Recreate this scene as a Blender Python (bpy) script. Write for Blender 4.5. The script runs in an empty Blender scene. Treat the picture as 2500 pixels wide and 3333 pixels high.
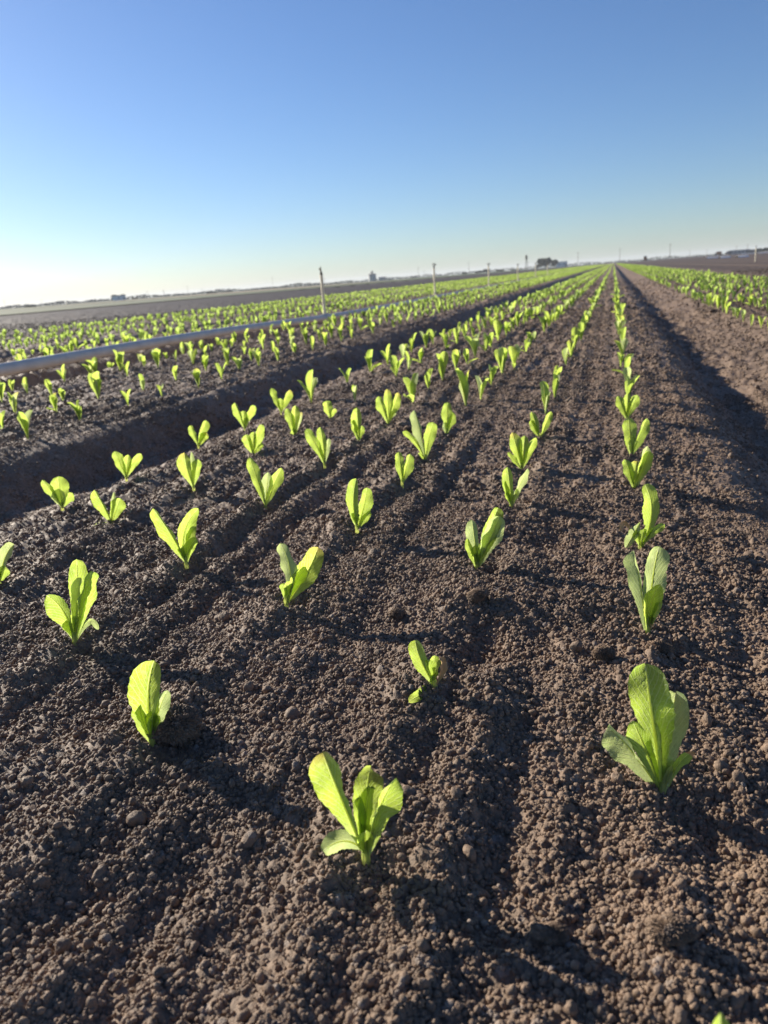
import bpy, math, random
import numpy as np
from mathutils import Vector, Matrix

random.seed(7)
rng = np.random.default_rng(7)
R = math.radians
scene = bpy.context.scene
col = scene.collection

# ------------------------------------------------------------------ camera
H = 0.43                                   # height of the phone above the bed
PITCH, ROLL, YAW = math.atan(500/1600), R(4.3), R(17.693)
FPX = 1600*2500/1659                       # focal length in pixels of a 2500 px wide frame
fwd_h = Vector((-math.sin(YAW), math.cos(YAW), 0))
right_l = Vector((math.cos(YAW), math.sin(YAW), 0))
F = (fwd_h*math.cos(PITCH) + Vector((0, 0, -math.sin(PITCH)))).normalized()
U = right_l.cross(F).normalized()
cX = right_l*math.cos(ROLL) - U*math.sin(ROLL)
cY = right_l*math.sin(ROLL) + U*math.cos(ROLL)
cam = bpy.data.cameras.new('camera')
cam_o = bpy.data.objects.new('camera', cam)
col.objects.link(cam_o)
M = Matrix((cX, cY, -F)).transposed().to_4x4()
M.translation = Vector((0, 0, H))
cam_o.matrix_world = M
cam.sensor_fit = 'VERTICAL'
cam.sensor_height = 9.8
cam.sensor_width = 7.35
cam.lens = 1600/2212*9.8
cam.clip_start = 0.01
cam.clip_end = 20000
cam.dof.use_dof = True
cam.dof.focus_distance = 0.88
cam.dof.aperture_fstop = 2.4
scene.camera = cam_o

def ray(px, py):
    x, y = px-1250, py-1666.5
    return (cX*x - cY*y + F*FPX).normalized()
def ground_at(px, py, z=0.0):              # where the line of sight of a photo point meets height z
    d = ray(px, py); t = (z-H)/d.z
    return Vector((d.x*t, d.y*t, z))

# ------------------------------------------------------------------ noise helpers
def _hash(ix, iy, seed):
    h = (ix.astype(np.int64)*374761393 + iy.astype(np.int64)*668265263 + seed*974634777) & 0xffffffff
    h = ((h ^ (h >> 13))*1274126177) & 0xffffffff
    h = ((h ^ (h >> 16))*2246822519) & 0xffffffff
    return ((h ^ (h >> 15)) & 0xffffff)/float(0xffffff)
def vnoise(x, y, seed=0):
    ix, iy = np.floor(x), np.floor(y)
    fx, fy = x-ix, y-iy
    ix = ix.astype(np.int64); iy = iy.astype(np.int64)
    u = fx*fx*fx*(fx*(fx*6-15)+10); v = fy*fy*fy*(fy*(fy*6-15)+10)
    def gd(jx, jy, dx, dy):
        a = _hash(jx, jy, seed)*2*np.pi
        return np.cos(a)*dx + np.sin(a)*dy
    a = gd(ix, iy, fx, fy); b = gd(ix+1, iy, fx-1, fy)
    c = gd(ix, iy+1, fx, fy-1); d = gd(ix+1, iy+1, fx-1, fy-1)
    return ((a*(1-u)+b*u)*(1-v) + (c*(1-u)+d*u)*v)*1.5
def fbm(x, y, oct=4, seed=0, gain=0.5):
    s = 0; a = 1
    for k in range(oct):
        s = s + a*vnoise(x*2**k + 17.3*k, y*2**k - 9.1*k, seed+k)
        a *= gain
    return s
def pebbles(x, y, cell, seed, fill=1.0, rmin=0.35, rmax=0.62):
    """height of a layer of rounded lumps, one to a cell"""
    gx, gy = x/cell, y/cell
    ix, iy = np.floor(gx).astype(np.int64), np.floor(gy).astype(np.int64)
    best = np.zeros_like(x)
    for dx in (-1, 0, 1):
        for dy in (-1, 0, 1):
            jx, jy = ix+dx, iy+dy
            px = jx + 0.15 + 0.7*_hash(jx, jy, seed)
            py = jy + 0.15 + 0.7*_hash(jx, jy, seed+1)
            rr = rmin + (rmax-rmin)*_hash(jx, jy, seed+2)
            on = _hash(jx, jy, seed+3) < fill
            st = 0.75 + 0.5*_hash(jx, jy, seed+4)
            d2 = ((gx-px)*st)**2 + ((gy-py)/st)**2
            hgt = np.sqrt(np.clip(rr*rr-d2, 0, None))*on
            best = np.maximum(best, hgt)
    return best*cell
def sstep(a, b, x):
    t = np.clip((x-a)/(b-a), 0, 1); return t*t*(3-2*t)

# ------------------------------------------------------------------ soil relief
P = 4.75*H                                   # bed period (80 inch beds)
EDGE0, EDGE1 = -2.98*H, 0.52*H               # edges of the nearest bed's top
FD = 0.265*H                                  # furrow depth
ROWS = [0.11, -0.43, -1.03, -1.59, -2.17, -2.70]   # six plant rows, from the right, in H
PIPE_X = -8.36*H
def relief_low(x, y):
    wob = 0.018*fbm(y*0.9+3, x*0.3, 2, 50) + 0.012*vnoise(y*4.0, x*1.5, 53)
    xx = x + wob
    q = (xx - EDGE0) % P
    W = EDGE1-EDGE0
    fw = P - W
    f = (q - W)/fw                            # 0..1 through the furrow
    fu = np.where(q > W, f, 1+q/fw)
    down = np.where(q > W, sstep(0.0, 0.42, f), 1.0); up = 1-sstep(0.42, 1.50, fu)
    dp = np.minimum(down, up)
    z = -FD*dp + 0.035*dp*vnoise(x*1.7, y*0.8, 61)
    # slight crown and rounded shoulders of the bed top
    t = np.clip((q/W)*2-1, -1, 1)
    z = z + np.where(q <= W, -0.012*np.abs(t)**6, -0.012*(1-dp))
    fade = (1-sstep(16, 26, x))*(1-sstep(45, 75, -x))
    z = z*fade
    top = np.where(q <= W, 1.0, 0.35)
    # long drag marks of the implement along the bed
    near = np.exp(-((x*x+y*y)/60.0**2))
    soft0 = 0.45+0.55*(1-sstep(-0.40, -0.10, x))
    z = z + top*near*soft0*(0.0066*vnoise(xx*13, y*0.35, 3) + 0.0050*vnoise(xx*30, y*0.5, 5) )
    ph = (xx/H-ROWS[0])/0.56*2*np.pi
    mod = np.clip(0.75+0.9*vnoise(x*2, y*1.0, 8), 0.1, 1.6)
    soft = 0.55+0.45*(1-sstep(-0.34, -0.12, x))
    z = z + top*near*mod*soft*(0.0046*np.cos(ph*3+0.8) + 0.0052*np.cos(ph))
    # cross-wise ripples and isotropic lumps
    z = z + near*(0.0120*fbm(x*3.0, y*4.5, 2, 11, 0.4) + 0.0035*fbm(x*11, y*13, 2, 21))
    z = z + fade*np.where(q > W, 1.0, 0.0)*sstep(0, 0.25, f)*(1-sstep(25, 50, np.hypot(x, y)))*0.011*fbm(x*15, y*11, 3, 71)
    right = sstep(-0.30, -0.05, x)*(1-sstep(0.2, 0.4, x))
    z = z + near*right*0.007*vnoise(x*4, y*9, 29)
    return z
DIPS = [(1600, 2090, -0.022, 0.055), (1500, 1960, 0.012, 0.05), (650, 2470, -0.012, 0.045), (560, 2300, 0.008, 0.04), (1330, 2800, 0.006, 0.04), (1130, 2010, -0.010, 0.05), (760, 1950, -0.010, 0.06), (2380, 2700, -0.014, 0.06), (300, 2900, -0.012, 0.05), (2350, 2120, -0.010, 0.05), (1740, 1740, -0.010, 0.07)]
DIPS = [(ground_at(a, b).x, ground_at(a, b).y, c, d) for a, b, c, d in DIPS]
HOLES = []       # filled by the plants: slight dish and heap where each plug was set
def relief(x, y, fine=True):
    z = relief_low(x, y)
    r = np.hypot(x, y)
    for (hx, hy, a, w) in DIPS:
        m = (np.abs(x-hx) < 3*w) & (np.abs(y-hy) < 3*w)
        if m.any(): z[m] += a*np.exp(-((x[m]-hx)**2+(y[m]-hy)**2*0.8)/(w*w))
    for (hx, hy, s) in HOLES:
        m = (np.abs(x-hx) < 0.09) & (np.abs(y-hy) < 0.09)
        if m.any():
            dx, dy = x[m]-hx, y[m]-hy
            d = np.hypot(dx, dy)
            z[m] += -0.009*s*np.exp(-(((dx-0.030)**2+(dy+0.02)**2)/0.020**2)) + 0.006*s*np.exp(-((d-0.045)/0.014)**2)*(0.5+0.5*np.sin(3*np.arctan2(dy, dx)+hx*90))
    if fine:
        sel = r < 60
        if not sel.all():
            zs = z.copy(); zs[sel] = relief_fine(x[sel], y[sel], z[sel], r[sel]); return zs
        return relief_fine(x, y, z, r)
    return z
def relief_fine(x, y, z, r):
    if True:
        def band(a, b): return 1-sstep(a, b, r)
        q = (x-EDGE0) % P
        bank = np.where(q > EDGE1-EDGE0, 0.45, 1.0)
        def lay(c, r1, amp, b0, b1, *a):
            o = np.zeros_like(x); m = r < b1
            o[m] = pebbles(x[m], y[m], c, *a)*amp
            return o*band(b0, b1)
        z = z + bank*(lay(0.045, 0, 0.30, 12, 40, 101, 0.10, 0.20, 0.45)
              + lay(0.020, 0, 0.42, 8, 20, 111, 0.30, 0.20, 0.50)
              + lay(0.0095, 0, 0.50, 2.5, 6, 121, 0.85)
              + lay(0.0052, 0, 0.35, 1.2, 2.4, 131, 0.9))
        z = z + sstep(2, 7, r)*(lay(0.13, 0, 0.28, 30, 60, 161, 0.5, 0.2, 0.55) + lay(0.07, 0, 0.30, 20, 40, 171, 0.5, 0.2, 0.55))
        z = z - 0.004 + 0.0022*fbm(x*42, y*42, 2, 151)*band(15, 40)
    return z
def gz(x, y):
    return float(relief(np.array([x], float), np.array([y], float), False)[0])

# ------------------------------------------------------------------ materials
def new_mat(name):
    m = bpy.data.materials.new(name); m.use_nodes = True
    nt = m.node_tree; nt.nodes.clear()
    return m, nt, nt.nodes, nt.links
def simple_mat(name, rgb, rough=0.6, metal=0.0, var=0.12, scale=6.0):
    m, nt, N, L = new_mat(name)
    out = N.new('ShaderNodeOutputMaterial'); b = N.new('ShaderNodeBsdfPrincipled')
    L.new(b.outputs[0], out.inputs[0])
    tc = N.new('ShaderNodeTexCoord'); nz = N.new('ShaderNodeTexNoise')
    nz.inputs['Scale'].default_value = scale; nz.inputs['Detail'].default_value = 5
    L.new(tc.outputs['Object'], nz.inputs['Vector'])
    cr = N.new('ShaderNodeValToRGB'); L.new(nz.outputs['Fac'], cr.inputs[0])
    e = cr.color_ramp.elements
    e[0].position = 0.3; e[1].position = 0.7
    e[0].color = tuple(max(0, c*(1-var)) for c in rgb)+(1,)
    e[1].color = tuple(min(1, c*(1+var)) for c in rgb)+(1,)
    L.new(cr.outputs[0], b.inputs['Base Color'])
    b.inputs['Roughness'].default_value = rough; b.inputs['Metallic'].default_value = metal
    return m

def soil_material():
    m, nt, N, L = new_mat('moist_brown_soil')
    out = N.new('ShaderNodeOutputMaterial'); b = N.new('ShaderNodeBsdfPrincipled')
    L.new(b.outputs[0], out.inputs[0])
    geo = N.new('ShaderNodeNewGeometry')
    def noise(scale, det=4, rough=0.55, stretch=None):
        nz = N.new('ShaderNodeTexNoise'); nz.inputs['Scale'].default_value = scale
        nz.inputs['Detail'].default_value = det; nz.inputs['Roughness'].default_value = rough
        if stretch:
            mp = N.new('ShaderNodeMapping'); mp.inputs['Scale'].default_value = stretch
            L.new(geo.outputs['Position'], mp.inputs[0]); L.new(mp.outputs[0], nz.inputs['Vector'])
        else:
            L.new(geo.outputs['Position'], nz.inputs['Vector'])
        return nz
    n1 = noise(3.0, 5); n2 = noise(140.0, 3); n3 = noise(900, 2)
    ramp = N.new('ShaderNodeValToRGB'); e = ramp.color_ramp.elements
    e[0].position = 0.30; e[0].color = (0.120, 0.085, 0.060, 1)
    e[1].position = 0.72; e[1].color = (0.350, 0.240, 0.160, 1)
    mid = ramp.color_ramp.elements.new(0.5); mid.color = (0.208, 0.144, 0.098, 1)
    mx = N.new('ShaderNodeMath'); mx.operation = 'MULTIPLY_ADD'
    mx.inputs[1].default_value = 0.62; L.new(n2.outputs['Fac'], mx.inputs[0])
    mm = N.new('ShaderNodeMath'); mm.operation = 'MULTIPLY'; mm.inputs[1].default_value = 0.38
    L.new(n1.outputs['Fac'], mm.inputs[0]); L.new(mm.outputs[0], mx.inputs[2])
    L.new(mx.outputs[0], ramp.inputs[0])
    # rare pale salty grains
    vo = N.new('ShaderNodeTexVoronoi'); vo.inputs['Scale'].default_value = 170
    L.new(geo.outputs['Position'], vo.inputs['Vector'])
    sep = N.new('ShaderNodeSeparateColor'); L.new(vo.outputs['Color'], sep.inputs[0])
    gt = N.new('ShaderNodeMath'); gt.operation = 'GREATER_THAN'; gt.inputs[1].default_value = 0.965
    L.new(sep.outputs[0], gt.inputs[0])
    mixc = N.new('ShaderNodeMixRGB'); mixc.inputs[2].default_value = (0.30, 0.25, 0.21, 1)
    ml = N.new('ShaderNodeMath'); ml.operation = 'MULTIPLY'; ml.inputs[1].default_value = 0.6
    L.new(gt.outputs[0], ml.inputs[0]); L.new(ml.outputs[0], mixc.inputs[0])
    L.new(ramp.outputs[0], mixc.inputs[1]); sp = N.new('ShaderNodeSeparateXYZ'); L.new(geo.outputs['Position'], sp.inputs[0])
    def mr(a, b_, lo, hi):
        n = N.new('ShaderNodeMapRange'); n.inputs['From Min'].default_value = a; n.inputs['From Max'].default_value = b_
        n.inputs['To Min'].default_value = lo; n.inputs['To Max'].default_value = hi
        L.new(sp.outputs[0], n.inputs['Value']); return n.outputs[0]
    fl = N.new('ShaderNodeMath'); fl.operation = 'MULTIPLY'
    L.new(mr(-10.2, -9.4, 0.30, 1.0), fl.inputs[0]); f2 = N.new('ShaderNodeMath'); f2.operation = 'MULTIPLY'  # far-left fallow soil darkened, painting in shade of clods too fine to mesh
    L.new(mr(2.2, 2.8, 1.0, 0.55), f2.inputs[0]); L.new(mr(0.42, 0.75, 1.0, 0.78), f2.inputs[1]); L.new(f2.outputs[0], fl.inputs[1])  # right field and furrow bank darkened too, clod shadows put into the colour
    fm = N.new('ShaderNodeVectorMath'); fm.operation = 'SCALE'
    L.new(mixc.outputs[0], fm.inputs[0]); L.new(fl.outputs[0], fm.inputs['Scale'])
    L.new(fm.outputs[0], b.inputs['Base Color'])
    b.inputs['Roughness'].default_value = 0.68
    b.inputs['Specular IOR Level'].default_value = 0.30; b.inputs['Diffuse Roughness'].default_value = 0.5
    bp = N.new('ShaderNodeBump'); bp.inputs['Strength'].default_value = 0.8; bp.inputs['Distance'].default_value = 0.0012
    L.new(n3.outputs['Fac'], bp.inputs['Height'])
    n4 = noise(55, 5, 0.7)
    bp2 = N.new('ShaderNodeBump'); bp2.inputs['Strength'].default_value = 0.6; bp2.inputs['Distance'].default_value = 0.004
    L.new(n4.outputs['Fac'], bp2.inputs['Height']); L.new(bp.outputs[0], bp2.inputs['Normal'])
    L.new(bp2.outputs[0], b.inputs['Normal'])
    return m
SOIL = soil_material()

def leaf_material(name, refl=(0.135, 0.215, 0.055), trans=(0.43, 0.62, 0.075), vein=(0.76, 0.86, 0.38), tf=0.68, reticulate=True):
    m, nt, N, L = new_mat(name)
    out = N.new('ShaderNodeOutputMaterial')
    uv = N.new('ShaderNodeUVMap'); uv.uv_map = 'UVMap'
    sx = N.new('ShaderNodeSeparateXYZ'); L.new(uv.outputs[0], sx.inputs[0])
    def math_(op, a, b=None, c=None):
        n = N.new('ShaderNodeMath'); n.operation = op
        for i, v in enumerate((a, b, c)):
            if v is None: continue
            if isinstance(v, (int, float)): n.inputs[i].default_value = v
            else: L.new(v, n.inputs[i])
        return n.outputs[0]
    def ss(v, a, b):
        n = N.new('ShaderNodeMapRange'); n.interpolation_type = 'SMOOTHSTEP'
        n.inputs['From Min'].default_value = a; n.inputs['From Max'].default_value = b
        L.new(v, n.inputs['Value']); return n.outputs[0]
    u = math_('SUBTRACT', sx.outputs[0], 0.5); au = math_('ABSOLUTE', u)      # 0..0.5 across
    v = sx.outputs[1]
    oi = N.new('ShaderNodeObjectInfo')
    wz = N.new('ShaderNodeTexNoise'); wz.inputs['Scale'].default_value = 5; wz.inputs['Detail'].default_value = 2
    L.new(uv.outputs[0], wz.inputs['Vector'])
    wn = math_('MULTIPLY', wz.outputs['Fac'], 0.6)
    # lateral veins leave the midrib and run up and out
    s = math_('ADD', math_('MULTIPLY_ADD', v, 11.0, math_('MULTIPLY', math_('POWER', au, 0.8), -7.0)), wn)
    tri = math_('PINGPONG', s, 0.5)
    lat = math_('SUBTRACT', 1.0, ss(tri, 0.0, 0.13))
    mid = math_('SUBTRACT', 1.0, ss(au, 0.012, 0.045))
    veins = math_('MAXIMUM', mid, math_('MULTIPLY', lat, 0.75))
    if reticulate:
        mp = N.new('ShaderNodeMapping'); mp.inputs['Scale'].default_value = (9, 20, 1)
        L.new(uv.outputs[0], mp.inputs[0])
        vo = N.new('ShaderNodeTexVoronoi'); vo.feature = 'DISTANCE_TO_EDGE'; vo.inputs['Scale'].default_value = 1.3
        L.new(mp.outputs[0], vo.inputs['Vector'])
        ret = math_('SUBTRACT', 1.0, ss(vo.outputs['Distance'], 0.0, 0.10))
        veins = math_('MAXIMUM', veins, math_('MULTIPLY', ret, 0.35))
    base = math_('SUBTRACT', 1.0, ss(v, 0.05, 0.32))                           # pale petiole
    nz = N.new('ShaderNodeTexNoise'); nz.inputs['Scale'].default_value = 2.5; nz.inputs['Detail'].default_value = 4
    tcg = N.new('ShaderNodeMapping'); L.new(uv.outputs[0], tcg.inputs[0])
    cmb = N.new('ShaderNodeCombineXYZ'); L.new(math_('MULTIPLY', oi.outputs['Random'], 50.0), cmb.inputs[0])
    L.new(cmb.outputs[0], tcg.inputs['Location']); L.new(tcg.outputs[0], nz.inputs['Vector'])
    def mixc(f, a, b_):
        n = N.new('ShaderNodeMixRGB')
        if isinstance(f, (int, float)): n.inputs[0].default_value = f
        else: L.new(f, n.inputs[0])
        for i, c in ((1, a), (2, b_)):
            if isinstance(c, tuple): n.inputs[i].default_value = c+(1,)
            else: L.new(c, n.inputs[i])
        return n.outputs[0]
    tone = ss(nz.outputs['Fac'], 0.3, 0.7)
    tone = math_('ADD', math_('MULTIPLY', tone, 0.6), math_('MULTIPLY', oi.outputs['Random'], 0.4))
    dk = lambda c, k: (c[0]*k, c[1]*k**0.9, c[2]*k)
    cr = mixc(tone, dk(refl, 0.75), (refl[0]*1.35, refl[1]*1.2, refl[2]*1.25))
    ct = mixc(tone, dk(trans, 0.72), (trans[0]*1.18, trans[1]*1.06, trans[2]))
    cr = mixc(math_('MULTIPLY', veins, 0.85), cr, (0.26, 0.36, 0.11))
    ct = mixc(math_('MULTIPLY', veins, 0.90), ct, vein)
    cr = mixc(math_('MULTIPLY', base, 0.7), cr, (0.42, 0.50, 0.24))
    ct = mixc(math_('MULTIPLY', base, 0.6), ct, (0.50, 0.60, 0.22))
    sn = N.new('ShaderNodeTexNoise'); sn.inputs['Scale'].default_value = 26; sn.inputs['Detail'].default_value = 3
    L.new(tcg.outputs[0], sn.inputs['Vector'])
    spl = math_('MULTIPLY', ss(sn.outputs['Fac'], 0.60, 0.68), math_('SUBTRACT', 1.0, ss(v, 0.15, 0.75)))
    cr = mixc(math_('MULTIPLY', spl, 0.8), cr, (0.15, 0.105, 0.07)); ct = mixc(math_('MULTIPLY', spl, 0.8), ct, (0.08, 0.06, 0.03))
    yn = ss(oi.outputs['Random'], 0.88, 0.94)
    ct = mixc(math_('MULTIPLY', math_('MULTIPLY', yn, ss(v, 0.75, 1.0)), 0.8), ct, (0.52, 0.42, 0.12))
    bmp = N.new('ShaderNodeBump'); bmp.inputs['Strength'].default_value = 0.55; bmp.inputs['Distance'].default_value = 0.0012
    L.new(math_('SUBTRACT', 1.0, veins), bmp.inputs['Height'])
    b = N.new('ShaderNodeBsdfPrincipled'); b.inputs['Roughness'].default_value = 0.46
    b.inputs['Specular IOR Level'].default_value = 0.45
    L.new(cr, b.inputs['Base Color']); L.new(bmp.outputs[0], b.inputs['Normal'])
    t = N.new('ShaderNodeBsdfTranslucent'); L.new(ct, t.inputs[0]); L.new(bmp.outputs[0], t.inputs['Normal'])
    mx = N.new('ShaderNodeMixShader'); mx.inputs[0].default_value = tf
    L.new(b.outputs[0], mx.inputs[1]); L.new(t.outputs[0], mx.inputs[2]); L.new(mx.outputs[0], out.inputs[0])
    return m
LEAF = leaf_material('lettuce_leaf')
LEAF_PALE = leaf_material('sunlit_pale_underside_leaf', refl=(0.28, 0.37, 0.16), trans=(0.50, 0.65, 0.24), vein=(0.85, 0.92, 0.5), tf=0.55)  # paler underside tone, with direct sunlight painted into its bright translucent colour
LEAF_FAR = leaf_material('far_lettuce_leaf', refl=(0.14, 0.22, 0.06), trans=(0.35, 0.52, 0.10), reticulate=False)
RIB = simple_mat('pale_midrib', (0.46, 0.56, 0.25), 0.45)
def rib_light(m):
    N, L = m.node_tree.nodes, m.node_tree.links
    out = [n for n in N if n.type == 'OUTPUT_MATERIAL'][0]; b = [n for n in N if n.type == 'BSDF_PRINCIPLED'][0]
    t = N.new('ShaderNodeBsdfTranslucent'); t.inputs[0].default_value = (0.92, 0.95, 0.48, 1)
    mx = N.new('ShaderNodeMixShader'); mx.inputs[0].default_value = 0.78
    L.new(b.outputs[0], mx.inputs[1]); L.new(t.outputs[0], mx.inputs[2]); L.new(mx.outputs[0], out.inputs[0])
rib_light(RIB)
WITHER = simple_mat('withered_leaf', (0.52, 0.34, 0.16), 0.8, var=0.4, scale=60)

# ------------------------------------------------------------------ object helpers
def link(name, me, parent=None, mats=()):
    o = bpy.data.objects.new(name, me); col.objects.link(o)
    for m in mats: me.materials.append(m)
    if parent: o.parent = parent
    return o
def tag(o, label=None, cat=None, group=None, kind=None):
    if label: o['label'] = label
    if cat: o['category'] = cat
    if group: o['group'] = group
    if kind: o['kind'] = kind
    return o
def empty(name, loc, label, cat, group=None, rz=0.0):
    o = bpy.data.objects.new(name, None); col.objects.link(o)
    o.empty_display_size = 0.05
    o.location = loc; o.rotation_euler = (0, 0, rz)
    return tag(o, label, cat, group)
def np_mesh(name, verts, faces, smooth=True, uv=None, matidx=None):
    """faces: (n,k) int array or list of such arrays"""
    if not isinstance(faces, list): faces = [faces]
    me = bpy.data.meshes.new(name)
    me.vertices.add(len(verts)); me.vertices.foreach_set('co', np.asarray(verts, np.float32).ravel())
    loops = np.concatenate([f.ravel() for f in faces]).astype(np.int32)
    tot = np.concatenate([np.full(len(f), f.shape[1]) for f in faces]).astype(np.int32)
    st = np.concatenate([[0], np.cumsum(tot)[:-1]]).astype(np.int32)
    me.loops.add(len(loops)); me.loops.foreach_set('vertex_index', loops)
    me.polygons.add(len(tot)); me.polygons.foreach_set('loop_start', st)
    me.polygons.foreach_set('use_smooth', np.full(len(tot), smooth))
    if matidx is not None: me.polygons.foreach_set('material_index', np.asarray(matidx, np.int32))
    if uv is not None:
        l = me.uv_layers.new(name='UVMap')
        l.data.foreach_set('uv', np.asarray(uv, np.float32)[loops].ravel())
    me.update()
    return me
def grid_faces(nr, nc, off=0, wrap=False):
    i = np.arange(nr-1)[:, None]; j = np.arange(nc if wrap else nc-1)[None, :]
    j2 = (j+1) % nc
    return (np.stack([i*nc+j, i*nc+j2, (i+1)*nc+j2, (i+1)*nc+j], -1).reshape(-1, 4) + off)

class MB:
    def __init__(s): s.v = []; s.f = {}; s.n = 0
    def add(s, v, f):
        v = np.asarray(v, float); s.v.append(v)
        for ff in (f if isinstance(f, list) else [f]):
            ff = np.asarray(ff); s.f.setdefault(ff.shape[1], []).append(ff+s.n)
        s.n += len(v)
    def box(s, c, d, rz=0.0, taper=1.0):
        x, y, z = [k/2 for k in d]
        v = np.array([(-x, -y, -z), (x, -y, -z), (x, y, -z), (-x, y, -z), (-x*taper, -y*taper, z), (x*taper, -y*taper, z), (x*taper, y*taper, z), (-x*taper, y*taper, z)])
        cr, sr = math.cos(rz), math.sin(rz)
        v = np.stack([v[:, 0]*cr-v[:, 1]*sr, v[:, 0]*sr+v[:, 1]*cr, v[:, 2]], 1)+np.array(c)
        s.add(v, np.array([(0, 3, 2, 1), (4, 5, 6, 7), (0, 1, 5, 4), (1, 2, 6, 5), (2, 3, 7, 6), (3, 0, 4, 7)]))
    def tube(s, pts, rad, n=10, caps=True):
        pts = [Vector(p) for p in pts]
        rad = rad if isinstance(rad, (list, tuple)) else [rad]*len(pts)
        vs = []
        for i, p in enumerate(pts):
            t = (pts[min(i+1, len(pts)-1)]-pts[max(i-1, 0)]).normalized()
            a = Vector((0, 0, 1)) if abs(t.z) < 0.9 else Vector((1, 0, 0))
            e1 = t.cross(a).normalized(); e2 = t.cross(e1)
            for k in range(n):
                an = 2*math.pi*k/n
                vs.append(p+(e1*math.cos(an)+e2*math.sin(an))*rad[i])
        fs = [grid_faces(len(pts), n, 0, True)]
        if caps:
            fs.append(np.array([list(range(n))[::-1]])); fs.append(np.array([[(len(pts)-1)*n+k for k in range(n)]]))
        s.add([tuple(v) for v in vs], fs)
    def lathe(s, c, prof, n=16):
        s.tube([(c[0], c[1], c[2]+z) for z, r in prof], [max(r, 1e-4) for z, r in prof], n)
    def build(s, name, mat, parent=None, smooth=False):
        me = np_mesh(name, np.concatenate(s.v), [np.concatenate(s.f[k]) for k in s.f], smooth)
        if smooth: 
            try: me.set_sharp_from_angle(angle=R(40))
            except Exception: pass
        return link(name, me, parent, [mat])

# ------------------------------------------------------------------ leaf builder
def leaf_arrays(base, mid, tip, width, view, roll=0.0, cup=0.25, ruffle=0.06, teeth=0.03, nt=34, nu=13, seed=0, fat=1.0, shape=0.66, asym=0.0, rib=True):
    """a spatulate lettuce leaf along base -> mid -> tip. Returns verts, uv, blade faces, rib verts, rib faces"""
    base, mid, tip = [np.array(v, float) for v in (base, mid, tip)]
    ctrl = 2*mid - 0.5*(base+tip)
    t = np.linspace(0, 1, nt)[:, None]
    c = (1-t)**2*base + 2*t*(1-t)*ctrl + t*t*tip
    T = 2*(1-t)*(ctrl-base) + 2*t*(tip-ctrl)
    T /= np.linalg.norm(T, axis=1)[:, None]+1e-9
    length = np.linalg.norm(np.diff(c, axis=0), axis=1).sum()
    view = np.array(view, float); view /= np.linalg.norm(view)
    S = np.cross(T, view); S /= np.linalg.norm(S, axis=1)[:, None]+1e-9
    Nn = np.cross(S, T)
    tw = roll + 0.25*math.sin(seed*1.7)*(t-0.5)
    w = S*np.cos(tw) + Nn*np.sin(tw)
    n = -S*np.sin(tw) + Nn*np.cos(tw)
    tt = t[:, 0]
    tn = np.clip(tt/shape, 0, 1); prof = 0.13 + 0.87*(1-(1-tn**1.35)**1.5)*np.where(tt < 0.12, tt/0.12, 1)
    prof = prof*(1+0.05*np.sin(tt*14+seed))
    e = np.clip((tt-shape)/(1.0-shape), 0, 1)
    prof = prof*np.sqrt(np.clip(1-e**2.4, 0, 1)) 
    prof[-1] = 0.02
    u = np.linspace(-1, 1, nu)[None, :]
    rs = np.random.default_rng(seed+5)
    ph = rs.uniform(0, 6.28, 8)
    halfL = prof[:, None]*width*0.5
    # jagged margin, stronger on the lower half of the blade
    edge = np.abs(u)**3
    jag = teeth*(0.4+1.2*(1-tt[:, None]))*(np.abs(((tt[:, None]*nt/3.0+ph[0]) % 1.0)-0.5)*2-0.5)*(prof[:, None] > 0.2)
    wav = 0.08*np.sin(tt[:, None]*9+np.where(u > 0, ph[1], ph[2]))
    x = u*halfL*(1+edge*(jag*2.0+wav))*(1+asym*np.sign(u))
    fold = (0.26+0.30*math.sin(seed*2.3+1.0))*np.sign(cup)
    cupz = halfL*(cup*u**2 + fold*(np.sqrt(u*u+0.004)-0.063))
    ruf = ruffle*width*np.abs(u)**2*np.sin(tt[:, None]*17+np.where(u > 0, ph[3], ph[4]))*sstep(0.25, 0.6, tt)[:, None]
    # quilting between the veins
    puck = 0.014*width*np.cos((tt[:, None]*11-np.abs(u)**0.8*4.0)*2*np.pi)*(1-np.abs(u))*sstep(0.2, 0.5, tt)[:, None]*(np.abs(u) > 0.05)
    channel = 0.05*width*np.exp(-(u/0.12)**2)*(1-tt[:, None])
    v = c[:, None, :] + w[:, None, :]*x[..., None] + n[:, None, :]*(cupz+ruf+puck-channel*0.4)[..., None]
    uvx = np.broadcast_to((u+1)/2, x.shape); uvy = np.broadcast_to(tt[:, None], x.shape)
    uv = np.stack([uvx, uvy], -1).reshape(-1, 2)
    faces = grid_faces(nt, nu)
    rv = rf = None
    if rib:
        k = 6; m = int(nt*0.93)
        rr = (0.040*(1-tt[:m])**0.8+0.005)*min(width, length*0.45)*fat
        an = np.linspace(0, 2*np.pi, k, endpoint=False)
        cc = c[:m]-n[:m]*(rr[:, None]*0.35)
        rv = (cc[:, None, :] + w[:m, None, :]*(np.cos(an)[None, :, None]*rr[:, None, None]*1.25) + n[:m, None, :]*(np.sin(an)[None, :, None]*rr[:, None, None]*0.8)).reshape(-1, 3)
        rf = grid_faces(m, k, 0, True)
    return v.reshape(-1, 3), uv, faces, rv, rf
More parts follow.
